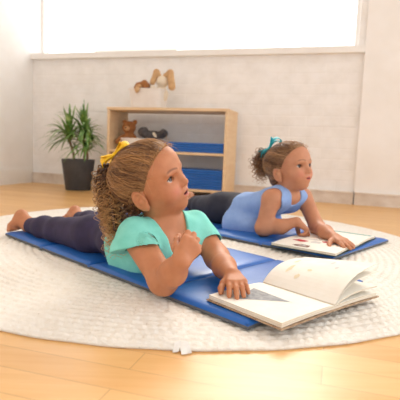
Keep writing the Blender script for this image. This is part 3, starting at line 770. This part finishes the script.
def curls(vs, fs, tn, b, paths, c0, c1, seed, rad=(.0055, .010), pitch=.020, tr=.0016, npt=70, sides=5):
    r = np.random.default_rng(seed)
    for P in paths:
        P = np.asarray(P); n = len(P); s = np.r_[0, np.cumsum(np.linalg.norm(np.diff(P, axis=0), axis=1))]
        q = np.linspace(0, s[-1], npt); C = np.stack([np.interp(q, s, P[:, i]) for i in range(3)], 1)
        T = np.gradient(C, axis=0); T /= np.linalg.norm(T, axis=1)[:, None]+1e-9
        A = np.cross(T, nrm(r.normal(size=3))); A /= np.linalg.norm(A, axis=1)[:, None]+1e-9; B = np.cross(T, A)
        R = r.uniform(*rad)*np.clip(q/s[-1]*2.5+.15, 0, 1)*(1+.25*np.sin(q*60)); ph = r.uniform(0, 6.28)+r.choice([-1, 1])*2*np.pi*q/(pitch*r.uniform(.8, 1.3))
        Q = C+(R*np.cos(ph))[:, None]*A+(R*np.sin(ph))[:, None]*B
        rr = tr*r.uniform(.6, 1.3)*np.clip(1.15-q/s[-1], .25, 1)
        v, f = tube_arrays(Q, rr, sides, b); b += len(v); vs.append(v); fs.append(f)
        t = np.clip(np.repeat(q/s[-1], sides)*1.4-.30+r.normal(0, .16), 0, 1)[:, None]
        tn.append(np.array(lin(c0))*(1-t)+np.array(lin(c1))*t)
    return b
def ribbon_bow(name, root, C, R, S, m):
    """bow: two puffed loops, two tails, knot ; R columns = across, out, along"""
    R = np.asarray(R); vs, fs, b = [], [], 0
    def add(P, Wd):
        nonlocal b
        q, f = strip(P, Wd, .0016*S, b); vs.append(q); fs.append(f); b += len(q)
    for q in (-1, 1):
        for lay, (sz, up) in enumerate(((1, 0), (.82, .006))):
            t = np.linspace(0, 1, 24); a = 2*np.pi*t
            x = q*(.0245*(1-np.cos(a))*.98)*sz; z = .017*np.sin(a)*np.sin(np.pi*t)**.4*sz+up+.16*np.abs(x); y = .003*np.sin(2*a)
            P = C+S*(np.c_[x, y+.004, z]@R.T); wv = .0150*sz*(.35+.65*np.clip(np.abs(x)/.03, 0, 1))
            add(P, np.outer(wv*S, R[:, 1]*.9+R[:, 0]*.0+R[:, 2]*.25))
        t = np.linspace(0, 1, 10); x = q*(.004+.030*t); z = -.004-.012*t**1.3; y = .004+.010*t
        add(C+S*(np.c_[x, y, z]@R.T), np.outer((.005+.009*t)*S, nrm(R[:, 1]*.7+R[:, 2]*.7)))
    o = mesh(name, np.vstack(vs), np.vstack([np.asarray(f) for f in fs if len(f)]), m, root, True)
    bm = bmesh.new(); bmesh.ops.create_uvsphere(bm, u_segments=14, v_segments=10, radius=1, matrix=Matrix.Translation(Vector(C+S*R@V(0, .004, .004))) @ Matrix([[R[i, j]*(.0075, .0085, .010)[j]*S for j in range(3)]+[0] for i in range(3)]+[[0, 0, 0, 1]]))
    from_bm('bow_knot', bm, m, o, True)
    return o
def fabric(name, c1, c2, sc=260):
    m = varied(name, c1, c2, 25, .85, (sc, .0015, .5)); N, L, b = nodes(m); return m
def person(name, loc, ang, label): return empty(name, loc, ang, label=label, cat='person')

# ---------------------------------------------------------------- near child: mint shirt, plum leggings, yellow bow
MTOP = .0155
ch1 = person('person', tuple(FO), AF, 'child in a mint V-neck shirt and plum leggings lying propped on elbows, yellow bow')
h1 = Head((.73, .07, .255), (.894, .340, .293), (.422, -.859, -.291), 1.04)
TORSO1 = [('e', (.44, .135, .068), (.095, .096, .055), .02), ('e', (.555, .125, .070), (.10, .086, .053), .04),
          ('c', (.60, .080, .072), (.762, .078, .088), .052, .048, .04), ('c', (.60, .170, .072), (.762, .168, .092), .052, .048, .04),
          ('c', (.744, .024, .122), (.750, .208, .128), .033, .033, .04), ('c', (.70, .12, .12), (.745, .115, .155), .05, .036, .035)]
ARM1R = [((.742, .012, .124), (.886, -.014, .045), .035, .030), ((.886, -.014, .045), (.935, -.030, .078), .030, .026), ((.935, -.030, .078), (.970, -.042, .112), .026, .0205)]
ARM1L = [((.750, .220, .128), (.845, .205, .058), .033, .030), ((.845, .205, .058), (.915, .155, .056), .030, .026), ((.915, .155, .056), (.978, .108, .058), .026, .019)]
LEG1R = [((.43, .088, .062), (.25, .075, .050), .056, .037), ((.25, .075, .050), (.16, .07, .046), .037, .034), ((.16, .07, .046), (.055, .062, .040), .034, .0225)]
LEG1L = [((.43, .192, .062), (.235, .24, .052), .056, .038), ((.235, .24, .052), (.14, .258, .048), .038, .035), ((.14, .258, .048), (.01, .285, .042), .034, .0225)]
def prims(F, L_, grow=0, k=None):
    for q in L_:
        if q[0] == 'e': F.ell(q[1], V(*q[2])+grow, None, k or q[3])
        elif q[0] == 'c': F.cone(q[1], q[2], q[3]+grow, q[4]+grow, k or q[5])
        else: F.cone(q[0], q[1], q[2]+grow, q[3]+grow, k or .02)
VX = .0022
F = Field((-.17, -.14, -.012), (1.10, .36, .40), VX)
prims(F, TORSO1); prims(F, LEG1R); prims(F, LEG1L); 
F.cone((.745, .112, .150), h1.p(0, -.012, -.045), .037, .040, .025)
build_head(F, h1, .0036)
prims(F, ARM1R); prims(F, ARM1L)
foot(F, (.055, .062, .042), (.014, .054, .070), (-.004, .040, .034), (.008, .032, .020), (.1, 1, 0))
foot(F, (.01, .285, .044), (-.020, .290, .066), (-.075, .300, .034), (-.105, .305, .026), (0, 1, 0))
hand(F, (.970, -.042, .111), V(.10, .62, .78), V(-.823, .467, -.23), 1, [[.55, 1.1, .8], [.6, 1.15, .8], [.65, 1.2, .8], [.75, 1.2, .8]], .04, .92, (.5, .4, .75), .6)
hand(F, (.980, .112, .058), V(.085, -.065, -.012), V(-.05, 0, -1), -1, [[.2, .3, .15], [.18, .3, .15], [.18, .3, .15], [.22, .3, .15]], .10, .92, (.75, .62, .2), .5)
F.cut(lambda X, Y, Z: MTOP-.0015-Z+0*X+0*Y)
a, f = F.mesh()
tint = skin_tint(a, h1, (198, 132, 92), (190, 88, 80), (112, 70, 44), (96, 64, 42))
mesh('body', a, f, mskin, ch1, True, tint=tint)
eyes(h1, ch1, V(.12, .95, .28))
# shirt
la0, lb0 = V(*ARM1L[0][0]), V(*ARM1L[0][1])
mshirt1 = fabric('mint_jersey', (124, 212, 196), (138, 222, 208))
SLO, SHI = (.40, -.09, 0), (.93, .33, .24)
def hem(p, d): p, d = np.asarray(p, float), nrm(d); return lambda X, Y, Z: (X-p[0])*d[0]+(Y-p[1])*d[1]+(Z-p[2])*d[2]
ra, rb = V(*ARM1R[0][0]), V(*ARM1R[0][1]); la, lb = V(*ARM1L[0][0]), V(*ARM1L[0][1])
F = Field(SLO, SHI, VX); prims(F, TORSO1[1:], .0055)
F.sample_noise(.0034, (36, 52, 70, 88), 5)
F.cone((.56, .10, .03), (.69, .09, .035), .075, .06, .02)             # loose front resting on the mat
Fr = Field(SLO, SHI, VX); Fr.cone(ra, ra+(rb-ra)*.6, .040, .041, .02); Fr.cone((.744, .010, .120), (.752, -.010, .090), .039, .046, .02)
Fr.sample_noise(.0028, (45, 62, 80), 6); Fr.cut(hem((.765, -.02, .092), (.34, -.12, -.93))); Fr.cone(ra+(rb-ra)*.2, rb, .0375, .040, .003, 'sub')
Fl = Field(SLO, SHI, VX); Fl.cone(la, la+(lb-la)*.75, .0385, .041, .025); Fl.sample_noise(.0028, (45, 62, 80), 7)
Fl.cut(hem(la+(lb-la)*.62, lb-la)); Fl.cone(la+(lb-la)*.2, lb, .036, .038, .003, 'sub')
for G_ in (Fr, Fl):
    k = .012; h_ = np.clip(.5+.5*(G_.D-F.D)/k, 0, 1); F.D = (G_.D+(F.D-G_.D)*h_-k*h_*(1-h_)).astype(np.float32)
F.cut(hem((.606, 0, .03), (-1, 0, -.12)))
F.cone((.722, .104, .190), (.788, .100, .138), .056, .040, .004, 'sub'); F.cone((.788, .100, .138), (.842, .086, .064), .040, .008, .004, 'sub')
F.cut(lambda X, Y, Z: MTOP-.001-Z+0*X+0*Y)
a, f = F.mesh(); mesh('shirt', a, f, mshirt1, ch1, True)
# leggings
mleg1 = fabric('plum_leggings', (54, 45, 76), (44, 37, 64))
F = Field((-.02, -.02, 0), (.66, .34, .20), VX)
prims(F, TORSO1[:4], .0030); prims(F, LEG1R, .004); prims(F, LEG1L, .004)
F.sample_noise(.0008, (22, 31, 40), 8)
F.cut(hem((.068, .06, .04), (-1, 0, 0)), V(-.05, -.05, 0), V(.2, .155, .2)); F.cut(hem((.03, .28, .04), (-1, .1, 0)), V(-.05, .155, 0), V(.2, .36, .2))
F.cut(hem((.635, 0, 0), (1, 0, 0))); F.cut(lambda X, Y, Z: MTOP-.001-Z+0*X+0*Y)
a, f = F.mesh(); mesh('leggings', a, f, mleg1, ch1, True)
# hair
TIE1 = V(.002, -.083, .058)
vs, fs, tn, b_ = hair_cap(None, h1, (88, 54, 31), (198, 148, 94), TIE1, 2200, 21)
r = np.random.default_rng(4); paths = []
t0 = h1.P(on_scalp((TIE1-SK_C)[None], np.array([.008])))[0]; out = nrm(h1.R@(TIE1-SK_C)); 
for i in range(240):
    L_ = r.uniform(.10, .235); e = np.clip(r.normal(0, 1, 3), -1.7, 1.7)*V(.014, .014, .010); t = np.linspace(0, 1, 20)[:, None]
    drop = V(.26, -.03, -1.04)
    P = t0+out*(.006+.014*np.sin(np.minimum(t*2.8, 2.4)))*(.7+.6*r.random())+e*(np.minimum(t*3, 1)*.6+.6*t)+drop*L_*np.clip(t-.06, 0, 1)**1.15
    paths.append(P)
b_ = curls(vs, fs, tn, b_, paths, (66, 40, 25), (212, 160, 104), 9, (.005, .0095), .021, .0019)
for i in range(60):                                                        # loose curls below the ear and at the nape
    d0 = V(r.uniform(-.02, .062), r.uniform(-.07, -.028), r.uniform(-.055, -.02)); p0 = h1.P(on_scalp((d0-SK_C)[None], np.array([.004]))[0]); t = np.linspace(0, 1, 12)[:, None]
    paths.append(p0+(V(.02, -.02, -1)+r.normal(0, .15, 3))*r.uniform(.03, .075)*t+nrm(h1.R@(d0-SK_C))*.010*np.sin(2.2*t))
b_ = curls(vs, fs, tn, b_, paths[-60:], (84, 54, 34), (150, 106, 66), 10, (.003, .006), .018, .0017, 34)
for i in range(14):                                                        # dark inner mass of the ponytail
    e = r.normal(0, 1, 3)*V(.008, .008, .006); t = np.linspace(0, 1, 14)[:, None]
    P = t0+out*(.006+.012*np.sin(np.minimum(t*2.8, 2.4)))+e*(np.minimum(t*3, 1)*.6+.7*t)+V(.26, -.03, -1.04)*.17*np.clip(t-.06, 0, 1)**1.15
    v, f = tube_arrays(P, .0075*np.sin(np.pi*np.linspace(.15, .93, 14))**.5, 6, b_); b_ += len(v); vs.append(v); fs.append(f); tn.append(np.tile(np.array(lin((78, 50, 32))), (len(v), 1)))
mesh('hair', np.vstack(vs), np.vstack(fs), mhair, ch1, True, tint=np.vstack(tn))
mbow1 = varied('yellow_ribbon', (250, 206, 40), (242, 190, 24), 30, .6)
oc = h1.R@nrm(V(0, -.62, .79)); bc = h1.P(on_scalp(V(.004, -.64, .77)[None], np.array([.012])))[0]
vx = nrm(V(.53, .52, .62)); oc = nrm(oc-vx*(vx@oc)); c_ = np.cross(oc, vx); Rb = np.stack([vx, nrm(oc*.85+c_*.5), nrm(c_*.85-oc*.5)], 1)
ribbon_bow('hair_bow', ch1, bc, Rb, .92, mbow1)

# ---------------------------------------------------------------- far child: periwinkle tank top, charcoal leggings, teal bow
ch2 = person('person', tuple(RO), AR, 'child in a periwinkle tank top and dark leggings lying propped over a book, teal bow')
h2 = Head((.806, .218, .281), (.977, -.093, .190), (-.086, -.995, -.044), 1.04)
TORSO2 = [('e', (.49, .25, .080), (.095, .098, .068), .02), ('e', (.60, .235, .088), (.10, .088, .066), .04),
          ('c', (.63, .185, .095), (.765, .165, .145), .052, .048, .04), ('c', (.63, .285, .095), (.765, .275, .145), .052, .048, .04),
          ('c', (.80, .125, .160), (.812, .315, .160), .034, .034, .04), ('c', (.75, .22, .15), (.795, .22, .19), .048, .036, .035)]
ARM2R = [((.800, .112, .158), (.790, .085, .050), .034, .029), ((.790, .085, .050), (.845, .118, .058), .029, .025), ((.845, .118, .060), (.893, .150, .082), .025, .018)]
ARM2L = [((.818, .325, .156), (.915, .270, .052), .034, .028), ((.915, .270, .052), (.985, .205, .050), .028, .024), ((.985, .205, .050), (1.045, .152, .046), .024, .0175)]
LEG2R = [((.48, .20, .080), (.29, .295, .060), .068, .046), ((.29, .295, .060), (.21, .34, .054), .046, .040), ((.21, .34, .054), (.10, .415, .044), .040, .026)]
LEG2L = [((.48, .30, .076), (.33, .415, .060), .060, .042), ((.33, .415, .060), (.27, .455, .054), .040, .034), ((.27, .455, .054), (.195, .50, .050), .034, .024)]
VX2 = .0028
F = Field((-.06, .0, -.012), (1.20, .60, .42), VX2)
prims(F, TORSO2); prims(F, LEG2R); prims(F, LEG2L)
F.cone((.795, .22, .180), h2.p(0, -.012, -.045), .036, .040, .025)
build_head(F, h2, .0016)
prims(F, ARM2R); prims(F, ARM2L)
foot(F, (.10, .415, .046), (.072, .434, .082), (.020, .462, .036), (-.010, .478, .026), (.5, .85, 0))
foot(F, (.195, .50, .052), (.160, .515, .078), (.105, .535, .036), (.075, .545, .026), (.3, .95, 0))
hand(F, (.893, .150, .082), V(.05, .050, -.052), V(.1, .1, -1), 1, [[.25, .35, .2], [1.0, .9, .5], [1.1, .9, .5], [1.1, .9, .5]], .06, 1.0, (.6, .6, .5), .5, .003)
hand(F, (1.045, .152, .046), V(.095, -.045, -.010), V(0, 0, -1), -1, [.14, .12, .12, .14], .12, 1.0, (.45, .8, .1), .4, .003)
F.cut(lambda X, Y, Z: MTOP-.0015-Z+0*X+0*Y)
a, f = F.mesh()
mesh('body', a, f, mskin, ch2, True, tint=skin_tint(a, h2, (203, 141, 105), (196, 92, 88), (112, 76, 54), (104, 72, 48)))
eyes(h2, ch2, V(.05, .97, .12))
mshirt2 = fabric('periwinkle_cotton', (138, 170, 224), (152, 182, 232))
F = Field((.42, .02, 0), (.93, .44, .26), VX2)
prims(F, TORSO2[1:5], .006); F.cone((.795, .175, .166), (.765, .175, .14), .034, .045, .03); F.cone((.80, .268, .168), (.775, .27, .14), .034, .045, .03)
F.sample_noise(.004, (38, 55, 75, 95), 15)
F.cone((.55, .16, .03), (.68, .16, .04), .080, .055, .02); F.cone((.55, .30, .03), (.68, .29, .04), .075, .055, .02)
F.cone((.803, .112, .200), (.803, .103, .105), .036, .042, .004, 'sub'); F.cone((.82, .325, .200), (.83, .33, .105), .034, .042, .004, 'sub')
F.cone((.785, .22, .222), (.845, .22, .165), .046, .036, .004, 'sub'); F.cone((.845, .22, .165), (.865, .215, .130), .034, .016, .004, 'sub')
F.cut(hem((.560, 0, .05), (-1, .25, -.1))); F.cut(lambda X, Y, Z: MTOP-.001-Z+0*X+0*Y)
a, f = F.mesh(); mesh('tank_top', a, f, mshirt2, ch2, True)
mleg2 = fabric('charcoal_leggings', (50, 51, 64), (40, 41, 54))
F = Field((0, .08, 0), (.64, .56, .22), VX2)
prims(F, TORSO2[:4], .0030); prims(F, LEG2R, .004); prims(F, LEG2L, .004); F.sample_noise(.0008, (22, 31, 40), 18)
F.cut(hem((.115, .41, .04), (-1, .6, 0)), V(-.05, .05, 0), V(.25, .46, .2)); F.cut(hem((.205, .494, .04), (-1, .6, 0)), V(.12, .46, 0), V(.25, .6, .2))
F.cut(hem((.610, 0, 0), (1, 0, 0))); F.cut(lambda X, Y, Z: MTOP-.001-Z+0*X+0*Y)
a, f = F.mesh(); mesh('leggings', a, f, mleg2, ch2, True)
TIE2 = V(.004, -.088, .048)
vs, fs, tn, b_ = hair_cap(None, h2, (98, 64, 40), (188, 142, 98), TIE2, 1500, 31)
r = np.random.default_rng(14); paths = []
t0 = h2.P(on_scalp((TIE2-SK_C)[None], np.array([.008])))[0]; out = nrm(h2.R@(TIE2-SK_C))
for i in range(210):
    e = r.normal(0, 1, 3)*V(.018, .021, .022); t = np.linspace(0, 1, 20)[:, None]; L_ = r.uniform(.06, .125)
    P = t0+out*(.006+.026*np.sin(np.minimum(t*2.6, 1.9)))*(.8+.4*r.random())+e*np.minimum(t*3, 1)*(1-.3*t)+V(.06, 0, -1)*L_*.85*np.clip(t-.05, 0, 1)**1.1
    paths.append(P)
b_ = curls(vs, fs, tn, b_, paths, (92, 62, 40), (170, 124, 82), 19, (.006, .010), .022, .0018, 46)
mesh('hair', np.vstack(vs), np.vstack(fs), mhair, ch2, True, tint=np.vstack(tn))
mbow2 = varied('teal_ribbon', (52, 196, 206), (36, 172, 186), 30, .6)
bp = h2.P(on_scalp(V(.004, -.070, .075)[None]-SK_C, np.array([.012])))[0]; oc = h2.R@nrm(V(.004, -.070, .075)-SK_C)
vx = nrm(V(.25, .30, .9)); vx = nrm(vx-oc*(vx@oc)); c_ = np.cross(oc, vx); Rb = np.stack([vx, nrm(oc*.85+c_*.5), nrm(c_*.85-oc*.5)], 1)
ribbon_bow('hair_bow', ch2, bp+oc*.006, Rb, 1.15, mbow2)
